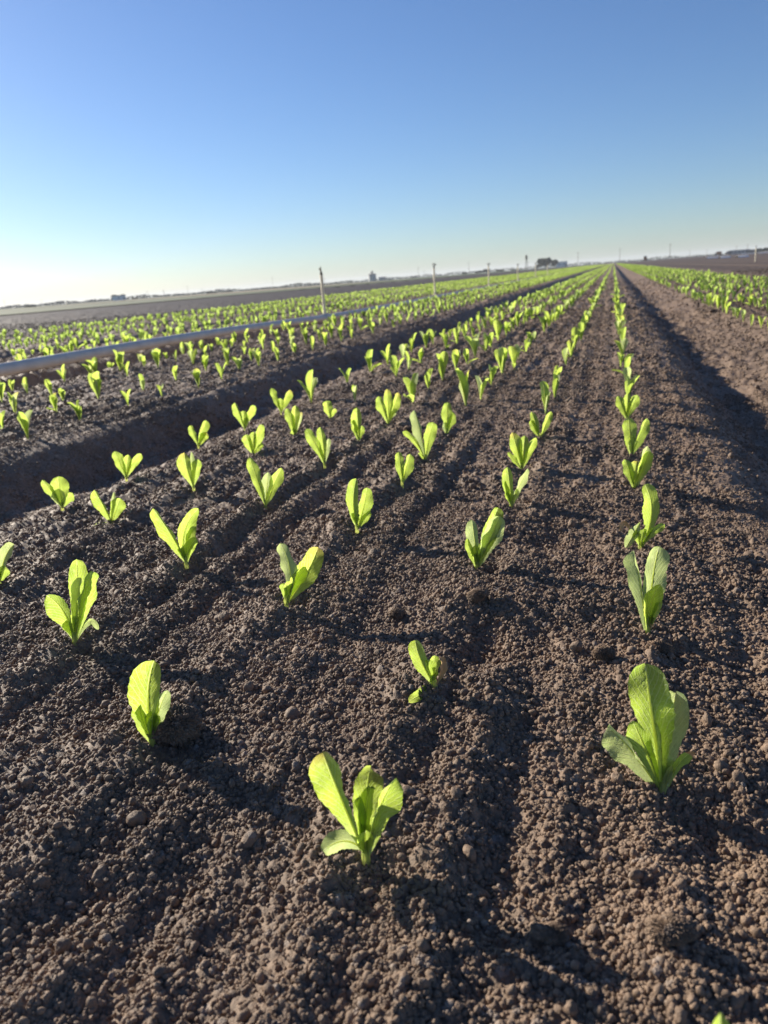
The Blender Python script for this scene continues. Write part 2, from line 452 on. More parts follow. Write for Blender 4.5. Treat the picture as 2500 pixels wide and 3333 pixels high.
def leaf_mesh(name, *a, **k):
    v, uv, f, rv, rf = leaf_arrays(*a, **k)
    if rv is None:
        return np_mesh(name, v, f, True, uv)
    nv = len(v)
    vv = np.concatenate([v, rv]); ff = [np.concatenate([f, rf+nv])]
    uvv = np.concatenate([uv, np.tile([[0.5, 0.3]], (len(rv), 1))])
    mi = np.concatenate([np.zeros(len(f)), np.ones(len(rf))])
    return np_mesh(name, vv, ff, True, uvv, mi)

GROUP = 'romaine lettuce seedlings planted in rows'
used_spots = []
def tip_at(px, py, base, away):
    """point over the ground seen at (px,py), standing 'away' metres behind the plant's base"""
    d = ray(px, py)
    h = Vector((base.x, base.y, 0)).normalized()
    dist = h.dot(Vector((base.x, base.y, 0))) + away
    t = dist/(d.x*h.x+d.y*h.y)
    return Vector((d.x*t, d.y*t, H+d.z*t))

NEAR = []
# photo-matched plants: base point, then leaves (tip x, y, width px, away m, roll deg, options)
def hero(label, bx, by, leaves, base_world=None, hole=1.0, res=(34, 13)):
    NEAR.append((label, bx, by, leaves, base_world, hole, res))

hero('bright seedling nearest the camera with one pale leaf lying flat at its foot', 1190, 2785, [
    (1050, 2447, 88, 0.012, 28, dict(mid=(1098, 2570), cup=0.35, start=(1180, 2765))),
    (1206, 2498, 92, 0.030, -5, dict(mid=(1190, 2620), cup=0.15)),
    (1290, 2532, 62, -0.004, -48, dict(mid=(1232, 2640), cup=0.35)),
    (1212, 2557, 44, 0.016, 12, dict(mid=(1190, 2650), cup=0.1)),
    (1158, 2585, 38, 0.012, 8, dict(mid=(1172, 2670), cup=0.1)),
    (1050, 2772, 66, -0.022, 10, dict(mid=(1122, 2738), cup=-0.25, start=(1188, 2772), pale=1, shape=0.45))])
hero('tallest seedling, front right, with a broad quilted leaf and a browning tip', 2156, 2572, [
    (2100, 2160, 122, 0.016, 8, dict(mid=(2122, 2330), cup=0.22)),
    (2200, 2252, 86, 0.034, -22, dict(mid=(2176, 2400), cup=0.15, pale=1)),
    (2060, 2350, 62, -0.006, 20, dict(mid=(2100, 2440), cup=0.2)),
    (1978, 2365, 66, 0.010, 50, dict(mid=(2056, 2445), cup=0.3, pale=1)),
    (2260, 2444, 30, -0.008, -30, dict(mid=(2208, 2488), cup=0.3, start=(2178, 2560), brown=1)),
    (2188, 2492, 22, -0.004, -10, dict(mid=(2174, 2530), cup=0.2, pale=1, fat=2.0, shape=0.4))])
hero('pointed upright seedling beside a big crumbly clod near the left front', 494, 2408, [
    (502, 2150, 98, 0.012, 10, dict(mid=(482, 2278), cup=0.42)),
    (546, 2246, 46, -0.008, -25, dict(mid=(514, 2325), cup=0.25, pale=1)),
    (452, 2290, 42, 0.004, 30, dict(mid=(464, 2350), cup=0.3))])
hero('damaged short seedling with one leaf lying on the soil and a scorched brown leaf', 1412, 2222, [
    (1352, 2084, 54, 0.012, 12, dict(mid=(1370, 2150), cup=0.3)),
    (1330, 2284, 36, -0.060, 0, dict(mid=(1378, 2256), cup=0.1, start=(1424, 2230), shape=0.5)),
    (1430, 2143, 24, 0.004, -30, dict(mid=(1440, 2178), cup=0.5, wither=1)),
    (1398, 2226, 18, -0.004, -30, dict(mid=(1420, 2196), cup=0.3, start=(1422, 2200)))])
hero('two-leaved seedling in the right row front, with a small folded leaf at mid height', 2107, 2057, [
    (2146, 1777, 74, 0.014, -18, dict(mid=(2122, 1905), cup=0.25, pale=1)),
    (2060, 1793, 42, 0.006, 42, dict(mid=(2084, 1900), cup=0.3, pale=1)),
    (2150, 1904, 48, -0.008, -28, dict(mid=(2118, 1970), cup=0.3)),
    (2152, 1950, 22, 0.004, -20, dict(mid=(2128, 1995), cup=0.3)),
    (2128, 2035, 12, 0.0, 0, dict(mid=(2116, 2040), wither=1))])
hero('seedling with a wavy tall leaf and a dried brown leaf hanging on its left', 2083, 1778, [
    (2098, 1576, 52, 0.012, -12, dict(mid=(2120, 1670), cup=0.3)),
    (2164, 1708, 28, -0.004, -30, dict(mid=(2118, 1735), cup=0.3)),
    (2036, 1784, 34, -0.014, 10, dict(mid=(2064, 1735), cup=0.1, start=(2084, 1700), pale=1, shape=0.5)),
    (2018, 1730, 16, -0.006, 20, dict(mid=(2034, 1702), wither=1, start=(2060, 1742)))])
hero('small seedling with crossed leaves just behind the one with the dried leaf', 2064, 1586, [
    (2114, 1468, 38, 0.010, -25, dict(mid=(2090, 1525))),
    (2034, 1494, 34, -0.004, 25, dict(mid=(2050, 1540))),
    (2074, 1500, 32, 0.010, 0, dict(mid=(2066, 1540))),
    (2108, 1453, 26, 0.022, -40, dict(mid=(2086, 1515), pale=1))])
hero('V-shaped seedling with a narrow grey-backed leaf and a broad glowing leaf, centre left', 930, 1955, [
    (912, 1768, 46, 0.006, 45, dict(mid=(944, 1860), cup=0.3, pale=1)),
    (1036, 1781, 78, 0.016, -12, dict(mid=(994, 1872), cup=0.2)),
    (996, 1846, 44, -0.010, -30, dict(mid=(958, 1898), cup=0.3))])
hero('seedling with two upright leaves and a dark-topped leaf behind, right of centre', 1553, 1843, [
    (1536, 1690, 42, 0.000, 20, dict(mid=(1546, 1768), cup=0.25, pale=1)),
    (1626, 1680, 66, 0.008, -18, dict(mid=(1592, 1762), cup=0.25, pale=1)),
    (1622, 1650, 54, 0.028, -5, dict(mid=(1588, 1745), cup=0.2)),
    (1545, 1775, 34, -0.008, 5, dict(mid=(1552, 1810), cup=0.2)),
    (1522, 1752, 24, -0.002, 35, dict(mid=(1538, 1798)))])
hero('seedling like a pair of rabbit ears in the middle of the bed', 1161, 1713, [
    (1160, 1557, 44, 0.006, 14, dict(mid=(1150, 1640), cup=0.3)),
    (1194, 1587, 46, 0.002, -15, dict(mid=(1184, 1650), cup=0.2)),
    (1204, 1662, 24, -0.004, -30, dict(mid=(1184, 1692)))])
hero('three-leaved seedling on the left with a pale leaf arching down on its right', 241, 2078, [
    (250, 1820, 62, 0.014, 0, dict(mid=(252, 1940), cup=0.2)),
    (150, 1938, 62, 0.000, 22, dict(mid=(204, 1988), cup=0.25)),
    (298, 1858, 46, -0.006, -45, dict(mid=(274, 1960), cup=0.35)),
    (320, 2050, 20, -0.006, -20, dict(mid=(290, 2022), cup=0.1, pale=1, shape=0.5)),
    (262, 1880, 30, -0.004, 40, dict(mid=(250, 1960), cup=0.2, pale=1))])
hero('wide V-shaped seedling left of centre with a thin left leaf and a curled right leaf', 605, 1828, [
    (498, 1655, 40, 0.000, 38, dict(mid=(560, 1746), cup=0.3)),
    (646, 1655, 48, 0.012, -15, dict(mid=(600, 1736), cup=0.35)),
    (628, 1694, 30, 0.018, -5, dict(mid=(616, 1760))),
    (640, 1752, 38, -0.008, -18, dict(mid=(614, 1790), cup=0.2))])
hero('seedling cut by the left edge of the picture, one pale leaf arching in', -8, 1900, [
    (46, 1772, 38, 0.0, 25, dict(mid=(14, 1820), pale=1)), (10, 1840, 34, -0.004, -20, dict(mid=(2, 1870))), (-60, 1800, 34, 0.004, 20, {})])
hero('seedling with one bright leaf standing between two taller ones, left of centre', 863, 1642, [
    (812, 1487, 36, 0.004, 38, dict(mid=(840, 1570), cup=0.3)),
    (916, 1523, 40, 0.010, -20, dict(mid=(888, 1585))),
    (873, 1537, 38, -0.006, 0, dict(mid=(868, 1592), pale=1))])
hero('seedling on the left with a limp leaf fallen to its left', 361, 1697, [
    (307, 1595, 32, 0.0, 35, dict(mid=(338, 1650))), (391, 1622, 46, 0.006, -10, dict(mid=(378, 1660))),
    (372, 1600, 14, 0.016, 0, dict(pale=1)), (290, 1736, 28, -0.032, 0, dict(mid=(330, 1712), pale=1, shape=0.5))])
hero('round-topped seedling on the far left of the nearest bed', 201, 1646, [
    (188, 1550, 54, 0.010, 0, dict(mid=(196, 1600))), (137, 1563, 26, 0.0, 35, dict(mid=(168, 1600))),
    (236, 1605, 28, -0.002, -30, dict(mid=(218, 1628))), (190, 1590, 44, -0.004, 10, dict(pale=1))])
hero('fan-shaped three-leaved seedling at the left edge of the nearest bed', 410, 1552, [
    (372, 1468, 32, 0, 25, {}), (418, 1480, 28, 0.006, 0, {}), (460, 1477, 28, 0, -30, dict(mid=(432, 1510)))])
hero('narrow upright seedling with a white-tipped leaf, left part of the nearest bed', 629, 1581, [
    (600, 1473, 44, 0.008, 10, dict(mid=(610, 1530))), (642, 1494, 34, -0.002, -20, {}), (622, 1470, 14, 0.014, -30, dict(pale=1))])
hero('seedling at the bed edge with a round yellow leaf low on its right', 645, 1448, [
    (619, 1385, 22, 0, 30, {}), (671, 1368, 28, 0.008, -10, {}), (674, 1408, 28, -0.004, -8, {})])
hero('seedling with a steep right leaf and a low round leaf on its left', 823, 1474, [
    (852, 1381, 30, 0.008, -25, {}), (800, 1414, 32, -0.002, 10, {}), (826, 1406, 28, 0.004, 20, {}), (856, 1442, 16, -0.004, -10, {})])
hero('seedling with drooping twin leaves at the furrow side', 796, 1392, [
    (764, 1311, 24, 0, 30, {}), (832, 1322, 26, 0.004, -30, dict(mid=(812, 1350))), (792, 1336, 26, 0.004, 0, {}), (804, 1358, 18, -0.004, -10, dict(pale=1))])
hero('short two-leaved seedling standing alone in the centre', 1309, 1572, [
    (1297, 1470, 32, 0.006, 15, {}), (1334, 1477, 38, -0.002, -18, {})])
hero('leaning seedling with two tall leaves to its left and right of its stem, centre', 1056, 1509, [
    (994, 1396, 36, 0, 25, dict(mid=(1030, 1452))), (1042, 1390, 32, 0.008, 8, dict(mid=(1052, 1450))), (1070, 1427, 18, -0.002, -30, dict(pale=1))])
hero('seedling with a low leaf stretched out to its left like an arm', 1384, 1491, [
    (1348, 1335, 30, 0.004, 38, dict(mid=(1370, 1415), pale=1)), (1410, 1374, 44, 0.006, -10, dict(mid=(1396, 1430))),
    (1310, 1405, 20, -0.004, 20, dict(mid=(1350, 1436))), (1362, 1474, 14, -0.004, 10, {})])
hero('narrow seedling with one rounded upright leaf, right of centre', 1453, 1408, [
    (1456, 1308, 38, 0.006, 5, {}), (1474, 1342, 24, 0, -30, {}), (1450, 1375, 22, -0.004, 10, dict(pale=1))])
hero('full four-leaved seedling in the centre with a grey leaf arching right', 1264, 1374, [
    (1261, 1266, 30, 0.008, 0, {}), (1232, 1290, 32, 0.002, 15, {}), (1298, 1278, 30, 0.004, -25, {}), (1294, 1335, 20, -0.006, -20, dict(pale=1, mid=(1278, 1345)))])
hero('slim seedling with stacked leaves in the centre', 1167, 1431, [
    (1161, 1326, 36, 0.006, 10, {}), (1148, 1365, 22, 0, 25, {}), (1178, 1385, 20, -0.003, -20, {})])
hero('seedling with three upright leaves and a white tip, centre left', 959, 1414, [
    (934, 1329, 30, 0.002, 18, {}), (962, 1320, 30, 0.006, 0, {}), (982, 1341, 16, -0.002, -35, dict(pale=1)), (954, 1394, 24, -0.006, 0, {})])
hero('many-leaved seedling in the second row, right of centre', 1698, 1525, [
    (1668, 1407, 40, 0.004, 12, {}), (1744, 1423, 26, 0, -35, {}), (1708, 1418, 36, 0.008, -5, {}), (1653, 1472, 18, -0.003, 25, {})])
hero('seedling in the second row with a grey leaf leaning right', 1664, 1643, [
    (1652, 1520, 38, 0.004, 12, {}), (1718, 1525, 24, 0, -40, dict(pale=1)), (1642, 1564, 16, 0, 25, {}), (1682, 1590, 24, -0.003, -20, dict(pale=1))])
hero('seedling with two opposite leaves in the rightmost row', 2053, 1485, [
    (2046, 1358, 44, 0.004, 5, {}), (2106, 1361, 28, 0.004, -35, {}), (2064, 1420, 26, -0.002, -10, dict(pale=1))])
hero('seedling with a cupped grey leaf in the rightmost row, overlapping those behind', 2039, 1363, [
    (2012, 1288, 26, 0, 30, {}), (2076, 1286, 32, 0.004, -22, {}), (2044, 1280, 28, 0.008, 0, {})])
hero('small two-leaved seedling in the second row where the row begins to close up', 1757, 1420, [
    (1794, 1339, 24, 0.002, -30, {}), (1728, 1368, 24, 0, 20, {}), (1731, 1341, 24, 0.006, 15, {})])
hero('forked seedling at the shaded furrow, leaves thin and pale backed', 914, 1340, [
    (883, 1262, 22, 0, 30, {}), (944, 1268, 24, 0.004, -25, {}), (914, 1296, 22, 0, 0, {})])
hero('seedling with a broad left leaf, fourth row', 1074, 1358, [(1062, 1304, 34, 0.002, 10, {}), (1092, 1330, 18, -0.002, -30, {})])
hero('seedling on the bottom right edge showing only a leaf tip', 0, 0, [
    (2345, 3292, 60, 0.004, -30, {}), (2250, 3420, 60, 0.0, 30, {})], base_world=(0.125*H, 0.62*H), res=(24, 9))
# smaller ones, base only, given their own leaves by the generator
SMALL = [(1013, 1298), (1155, 1304), (1345, 1313), (1396, 1274), (1517, 1325), (1565, 1298), (1776, 1349), (1806, 1303),
         (1237, 1226), (1330, 1208), (1370, 1185), (1290, 1208+20)]

def make_leaf(parent, base, mid, tip, width, seed, roll=0, mats=(LEAF, RIB), label=None, res=(34, 13), **k):
    view = Vector((0, 0, H))-Vector(base)
    loc = parent.location
    b_, m_, t_ = [Vector(p)-loc for p in (base, mid, tip)]
    me = leaf_mesh('leaf', b_, m_, t_, width, view, R(roll), seed=seed, nt=res[0], nu=res[1], **k)
    o = link('leaf', me, parent, mats)
    if label: o['label'] = label
    return o

count = 0
for (label, bx, by, leaves, bw, hole, res) in NEAR:
    if bw: b = Vector((bw[0], bw[1], 0))
    else: b = ground_at(bx, by)
    b.z = 0
    HOLES.append((b.x, b.y, hole))
    used_spots.append((b.x, b.y))
for (label, bx, by, leaves, bw, hole, res) in NEAR:
    b = Vector((bw[0], bw[1], 0)) if bw else ground_at(bx, by)
    zz = gz(b.x, b.y)
    if not bw: b = ground_at(bx, by, zz); b.z = zz
    else: b.z = zz
    plant = empty('lettuce_seedling', b, label, 'lettuce', GROUP)
    dist = (b-Vector((0, 0, H))).length
    mpp = dist/FPX
    hr = (34, 13) if dist < 1.4 else (26, 9)
    for i, (tx, ty, wpx, away, roll, o) in enumerate(leaves):
        tip = tip_at(tx, ty, b, away)
        if 'start' in o: st = tip_at(o['start'][0], o['start'][1], b, 0.0)
        else:
            st = b + Vector((0.0015*math.cos(i*2.4), 0.0015*math.sin(i*2.4), -0.006))
        if 'mid' in o: md = tip_at(o['mid'][0], o['mid'][1], b, away*0.25)
        else: md = st.lerp(tip, 0.5) + Vector((0, 0, 0.0))+ (Vector((b.x, b.y, 0)).normalized()*(-away*0.3)) + Vector((0, 0, (tip-st).length*0.03))
        w = 0.92*wpx*mpp/max(0.55, math.cos(R(roll)))
        mats = (LEAF, RIB)
        if o.get('pale'): mats = (LEAF_PALE, RIB)
        lab = None
        if o.get('wither'): mats = (WITHER, WITHER); lab = 'withered brown curled leaf'
        if o.get('brown'): lab = 'narrow leaf with a browned tip'
        lf = make_leaf(plant, st, md, tip, w, 31*count+7*i+3, roll, mats, lab, hr, cup=o.get('cup', 0.25), shape=o.get('shape', 0.62), fat=o.get('fat', 1.0),
                  ruffle=0.16 if o.get('wither') else 0.085, asym=o.get('asym', 0.15*math.sin(count*2.1+i*1.9)), teeth=0.055)
        if o.get('brown'):
            me = lf.data; me.materials.append(WITHER)
            nf = (hr[0]-1)*(hr[1]-1)
            for p in me.polygons:
                if p.index < nf and p.index//(hr[1]-1) > hr[0]*0.80: p.material_index = 2
    if dist < 1.5 and hole:
        rs_ = random.Random(count)
        for q in range(2):      # short heart leaves
            a = rs_.uniform(0, 6.28); L_ = rs_.uniform(0.022, 0.034)
            tp = b+Vector((math.cos(a)*L_*0.3, math.sin(a)*L_*0.3, L_))
            make_leaf(plant, b+Vector((0, 0, -0.002)), b.lerp(tp, 0.5)+Vector((0, 0, 0.002)), tp, L_*0.42, 900+count*3+q, rs_.uniform(-0.6, 0.6)*57, (LEAF, RIB), None, (18, 7), cup=0.5, teeth=0.03)
    m = MB(); rr = 0.0026*(1.2 if dist < 1 else 1)
    m.tube([(0, 0, -0.012), (0, 0, 0.0), (0.0005, 0, 0.009)], [rr*1.3, rr*1.15, rr*0.6], 8)
    m.build('stem', RIB, plant, True)
    count += 1

# ------------------------------------------------------------------ generic seedlings
# prototype leaf sets (local coordinates, x right, y away, z up)
def proto_leaves(seed, size=0.102):
    rs = random.Random(seed)
    n = rs.choice([2, 3, 3, 3, 4, 4])
    out = []
    a0 = rs.uniform(0, 6.28)
    for i in range(n):
        a = a0 + i*(6.28/n) + rs.uniform(-0.5, 0.5)
        L_ = size*rs.uniform(0.65, 1.12)
        lean = rs.uniform(0.08, 0.52)
        if rs.random() < 0.13: lean = rs.uniform(1.0, 1.35); L_ *= 0.8
        tip = Vector((math.cos(a)*math.sin(lean)*L_, math.sin(a)*math.sin(lean)*L_, math.cos(lean)*L_))
        md = Vector((tip.x*0.36, tip.y*0.36, tip.z*0.54))
        wd = L_*rs.uniform(0.27, 0.42)
        view = Vector((-math.cos(a), -math.sin(a), 0.35))    # upper face looks to the plant's heart
        out.append((Vector((0, 0, -0.006)), md, tip, wd, view, rs.uniform(-0.35, 0.35), rs.random() < 0.18))
    return out
PROTO = []
NP = 26
for k in range(NP):
    meshes = []
    for i, (b_, m_, t_, wd, view, roll, pale) in enumerate(proto_leaves(100+k)):
        me = leaf_mesh('leaf', b_, m_, t_, wd, view, roll, cup=0.28, ruffle=0.04, teeth=0.03, nt=16, nu=7, seed=k*9+i)
        me.materials.append(LEAF_PALE if pale else LEAF); me.materials.append(RIB)
        meshes.append(me)
    PROTO.append(meshes)

# all planting spots: bed index (0 nearest, 1..4 to the left, -1 to the right), row, ordinal
SP = 0.70*H
spots = []
near_by_row = {}
for (x, y) in used_spots:
    k = min(range(6), key=lambda i: abs(ROWS[i]*H-x))
    near_by_row.setdefault(k, []).append(y)
extra = [ground_at(*p) for p in SMALL]
for p in extra:
    k = min(range(6), key=lambda i: abs(ROWS[i]*H-p.x))
    if abs(ROWS[k]*H-p.x) > 0.1: continue
    if min([abs(p.y-y) for y in near_by_row[k]]+[9]) < 0.12: continue
    spots.append((0, k, p.x, p.y)); near_by_row[k].append(p.y)
YMAX = 300.0
def fill(bed, k, x0, y0, rs):
    y = y0
    while y < YMAX:
        st = SP*rs.uniform(0.80, 1.12)
        if y > 60: st *= 1.6
        y += st
        if y < 40 and rs.random() < 0.05: continue
        spots.append((bed, k, x0+rs.uniform(-0.012, 0.012), y))
rs = random.Random(5)
for k in range(6):
    fill(0, k, ROWS[k]*H, max(near_by_row[k]), rs)
Z2 = [(20, 555), (165, 590), (90, 445), (340, 455), (480, 485), (165, 328), (75, 315), (380, 370), (595, 375), (310, 345), (770, 410), (860, 318), (970, 348), (765, 228), (1060, 262), (1330, 247), (950, 190), (845, 148), (660, 180), (1240, 208), (1440, 200), (390, 270), (545, 205), (15, 390), (1060, 150), (1160, 160), (1190, 290)]
b2 = {}
for zx, zy in Z2:
    p = ground_at(zx*.5425, 1100+zy*.5425)
    k = min(range(6), key=lambda i: abs(ROWS[i]*H-P-p.x))
    spots.append((1, k, p.x, p.y)); b2.setdefault(k, []).append(p.y)
for k in range(6): fill(1, k, ROWS[k]*H-P, max(b2.get(k, [3.0])), rs)
for bed in (2, 3, 4):
    for k in range(6): fill(bed, k, ROWS[k]*H-P*bed, 3.5+rs.random()*0.3, rs)
for k in range(6): fill(-1, k, ROWS[k]*H+P, 3.2+rs.random()*0.3, rs)

def in_view(x, y, m=60):
    v = Vector((x, y, 0.05))-Vector((0, 0, H))
    zc = v.dot(F)
    if zc <= 0.05: return False
    sx = v.dot(cX)/zc*FPX+1250; sy = -v.dot(cY)/zc*FPX+1666.5
    return -m < sx < 2500+m and -m < sy < 3333+m
vis = [s for s in spots if in_view(s[2], s[3])]
vis.sort(key=lambda s: math.hypot(s[2], s[3]))
nind = 298-len(NEAR)
indiv, rest = vis[:nind], vis[nind:]
ORD = ['first', 'second', 'third', 'fourth', 'fifth', 'sixth', 'seventh', 'eighth', 'ninth', 'tenth', 'eleventh', 'twelfth', 'thirteenth', 'fourteenth', 'fifteenth', 'sixteenth', 'seventeenth', 'eighteenth', 'nineteenth', 'twentieth']
def ordw(n):
    if n <= 20: return ORD[n-1]
    tens = {2: 'twenty', 3: 'thirty', 4: 'forty', 5: 'fifty', 6: 'sixty'}[n//10]
    if n % 10 == 0: return {2: 'twentieth', 3: 'thirtieth', 4: 'fortieth', 5: 'fiftieth', 6: 'sixtieth'}[n//10]
    return tens+'-'+ORD[n % 10-1]
ROWN = ['rightmost', 'second from right', 'third from right', 'third from left', 'second from left', 'leftmost']
BEDN = {0: 'nearest bed', 1: 'bed before the pipe', 2: 'bed behind the pipe', 3: 'second bed behind pipe', 4: 'third bed behind pipe', -1: 'right-hand bed'}
rowcount = {}
for (x, y) in used_spots:
    k = min(range(6), key=lambda i: abs(ROWS[i]*H-x)); rowcount[(0, k)] = rowcount.get((0, k), 0)+1
LOOK = ['small', 'bright green', 'yellow-green', 'upright', 'spreading', 'pale green', 'narrow', 'leafy']
for idx, (bed, k, x, y) in enumerate(sorted(indiv, key=lambda s: s[3])):
    rowcount[(bed, k)] = rowcount.get((bed, k), 0)+1
    n = rowcount[(bed, k)]
    pk = rs.randrange(NP)
    z = gz(x, y)
    label = '%s lettuce seedling from the near end, %s row, %s' % (ordw(n), ROWN[k], BEDN[bed])
    p = empty('lettuce_seedling', (x, y, z), label, 'lettuce', GROUP, rs.uniform(0, 6.28))
    s = rs.uniform(0.72, 1.25)
    p.scale = (s, s, s*rs.uniform(0.92, 1.1))
    for me in PROTO[pk]:
        o = bpy.data.objects.new('leaf', me); col.objects.link(o); o.parent = p
    if math.hypot(x, y) < 3.0: HOLES.append((x, y, 0.8))
# the uncountable rest of the crop: one object
def crop_mass(rest):
    lods = []
    for (nt, nu) in ((8, 4), (5, 3)):
        L_ = []
        for k in range(8):
            vs, uvs, fs, n = [], [], [], 0
            for i, (b_, m_, t_, wd, view, roll, pale) in enumerate(proto_leaves(100+k)):
                v, uv, f, _, _ = leaf_arrays(b_, m_, t_, wd, view, roll, cup=0.25, ruffle=0.0, teeth=0.0, nt=nt, nu=nu, seed=k, rib=False)
                vs.append(v); uvs.append(uv); fs.append(f+n); n += len(v)
            L_.append((np.concatenate(vs), np.concatenate(uvs), np.concatenate(fs)))
        lods.append(L_)
    V, UVs, Fs, n = [], [], [], 0
    r2 = random.Random(11)
    xs = np.array([s[2] for s in rest]); ys = np.array([s[3] for s in rest])
    zs = relief(xs, ys, False)
    for (x, y, z) in zip(xs, ys, zs):
        v, uv, f = lods[0 if y < 15 else 1][r2.randrange(8)]
        a = r2.uniform(0, 6.28); s = r2.uniform(0.78, 1.22)
        ca, sa = math.cos(a)*s, math.sin(a)*s
        w = np.stack([v[:, 0]*ca-v[:, 1]*sa+x, v[:, 0]*sa+v[:, 1]*ca+y, v[:, 2]*s+z], 1)
        V.append(w); UVs.append(uv); Fs.append(f+n); n += len(w)
    me = np_mesh('distant_lettuce_crop', np.concatenate(V), np.concatenate(Fs), True, np.concatenate(UVs))
    o = link('distant_lettuce_crop', me, None, [LEAF_FAR])
    tag(o, 'distant rows of bright green young lettuce running to the horizon', 'lettuce crop', None, 'stuff')
crop_mass(rest)
print('individual', len(indiv)+len(NEAR), 'rest', len(rest))

# ------------------------------------------------------------------ ground
def build_ground():
    d0 = 43.0
    nd = 1100
    th = np.concatenate([np.linspace(-180, -d0, 130)[:-1], np.linspace(-d0, d0, nd), np.linspace(d0, 180, 130)[1:]])
    th = np.radians(th) + YAW       # measured from +Y towards -X
    r = np.concatenate([[0.0, 0.08, 0.15], np.exp(np.linspace(math.log(0.20), math.log(90), 1050)), np.exp(np.linspace(math.log(95), math.log(5000), 70))])
    Rr, T = np.meshgrid(r, th, indexing='ij')
    x, y = -np.sin(T)*Rr, np.cos(T)*Rr
    xf, yf = x.ravel(), y.ravel()
    z = relief(xf, yf, True)
    z[xf*xf+yf*yf > 1500**2] *= 0
    me = np_mesh('ground', np.stack([xf, yf, z], 1), grid_faces(len(r), len(th)), True)
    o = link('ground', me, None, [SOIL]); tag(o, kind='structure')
    return o
build_ground()

# ------------------------------------------------------------------ crumbs
def ico(sub):
    import bmesh
    bm = bmesh.new(); bmesh.ops.create_icosphere(bm, subdivisions=sub, radius=1.0)
    v = np.array([q.co[:] for q in bm.verts]); f = np.array([[w.index for w in q.verts] for q in bm.faces]); bm.free()
    return v, f
def crumb_variants(sub, n, seed, amp):
    v, f = ico(sub); out = []
    rg = np.random.default_rng(seed)
    for i in range(n):
        s = np.ones(len(v))
        for _ in range(7):
            d = rg.normal(size=3); d /= np.linalg.norm(d)
            s += amp*rg.uniform(-1, 1)*np.exp(-(np.linalg.norm(v-d, axis=1)**2)/0.5)
        s += rg.uniform(-amp, amp, len(v))*0.35
        out.append(v*s[:, None]*np.array([1, rg.uniform(0.7, 1), rg.uniform(0.62, 0.95)]))
    return np.array(out), f
def crumbs():
    V, Fs, n0 = [], [], 0
    rg = np.random.default_rng(3)
    def layer(count, r0, r1, dlo, dhi, sub, power=2.2, clump=True, rexp=2.0):
        nonlocal n0
        c2 = count*2
        u = rg.uniform(0, 1, c2)
        r = (r0**rexp + u*(r1**rexp-r0**rexp))**(1/rexp)
        a = np.radians(rg.uniform(-43, 43, c2)) + YAW
        x, y = -np.sin(a)*r, np.cos(a)*r
        if clump:
            k = 0.5+0.9*fbm(x*7, y*7, 3, 77)
            keep = rg.uniform(0, 1, c2) < np.clip(k, 0.4, 1)
            x, y, r = x[keep][:count], y[keep][:count], r[keep][:count]
        m = len(x)
        d = dlo*(1-rg.uniform(0, 1, m)*(1-(dlo/dhi)**power))**(-1/power)
        q = (x-EDGE0) % P
        inf = q > (EDGE1-EDGE0)
        d = d*np.where(inf, 0.8, 1)
        z = relief(x, y, True)
        var, f = crumb_variants(sub, 14, sub*10+1, 0.42)
        vi = rg.integers(0, 14, m)
        q4 = rg.normal(size=(m, 4)); q4 /= np.linalg.norm(q4, axis=1)[:, None]
        w_, a_, b_, c_ = q4.T
        Rm = np.stack([1-2*(b_*b_+c_*c_), 2*(a_*b_-c_*w_), 2*(a_*c_+b_*w_), 2*(a_*b_+c_*w_), 1-2*(a_*a_+c_*c_), 2*(b_*c_-a_*w_), 2*(a_*c_-b_*w_), 2*(b_*c_+a_*w_), 1-2*(a_*a_+b_*b_)], 1).reshape(m, 3, 3)
        vv = np.einsum('mij,mkj->mki', Rm, var[vi])*(d[:, None, None]/2)
        vv[..., 0] += x[:, None]; vv[..., 1] += y[:, None]; vv[..., 2] += (z+d*rg.uniform(-0.12, 0.36, m))[:, None]
        ff = f[None]+(np.arange(m)*var.shape[1])[:, None, None]+n0
        V.append(vv.reshape(-1, 3)); Fs.append(ff.reshape(-1, 3)); n0 += m*var.shape[1]
    layer(32000, 0.26, 1.15, 0.0036, 0.0085, 2, 2.8)
    layer(700, 0.26, 2.4, 0.009, 0.017, 3, 3.6)
    nsm = sum(len(f) for f in Fs)
    layer(115000, 0.26, 1.5, 0.0027, 0.0062, 1, 2.4, rexp=1.5)
    layer(95000, 1.0, 3.4, 0.0050, 0.012, 1, 3.0)
    layer(65000, 3.0, 8.0, 0.010, 0.024, 1, 3.0)
    layer(30000, 7.0, 22.0, 0.022, 0.05, 1, 3.0)
    me = np_mesh('soil_crumbs', np.concatenate(V), np.concatenate(Fs), True)
    sm = np.zeros(len(me.polygons), bool); sm[:nsm] = True; me.polygons.foreach_set('use_smooth', sm)
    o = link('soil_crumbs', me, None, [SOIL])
    tag(o, 'loose dark brown crumbs of soil covering the planting bed', 'soil', None, 'stuff')
crumbs()

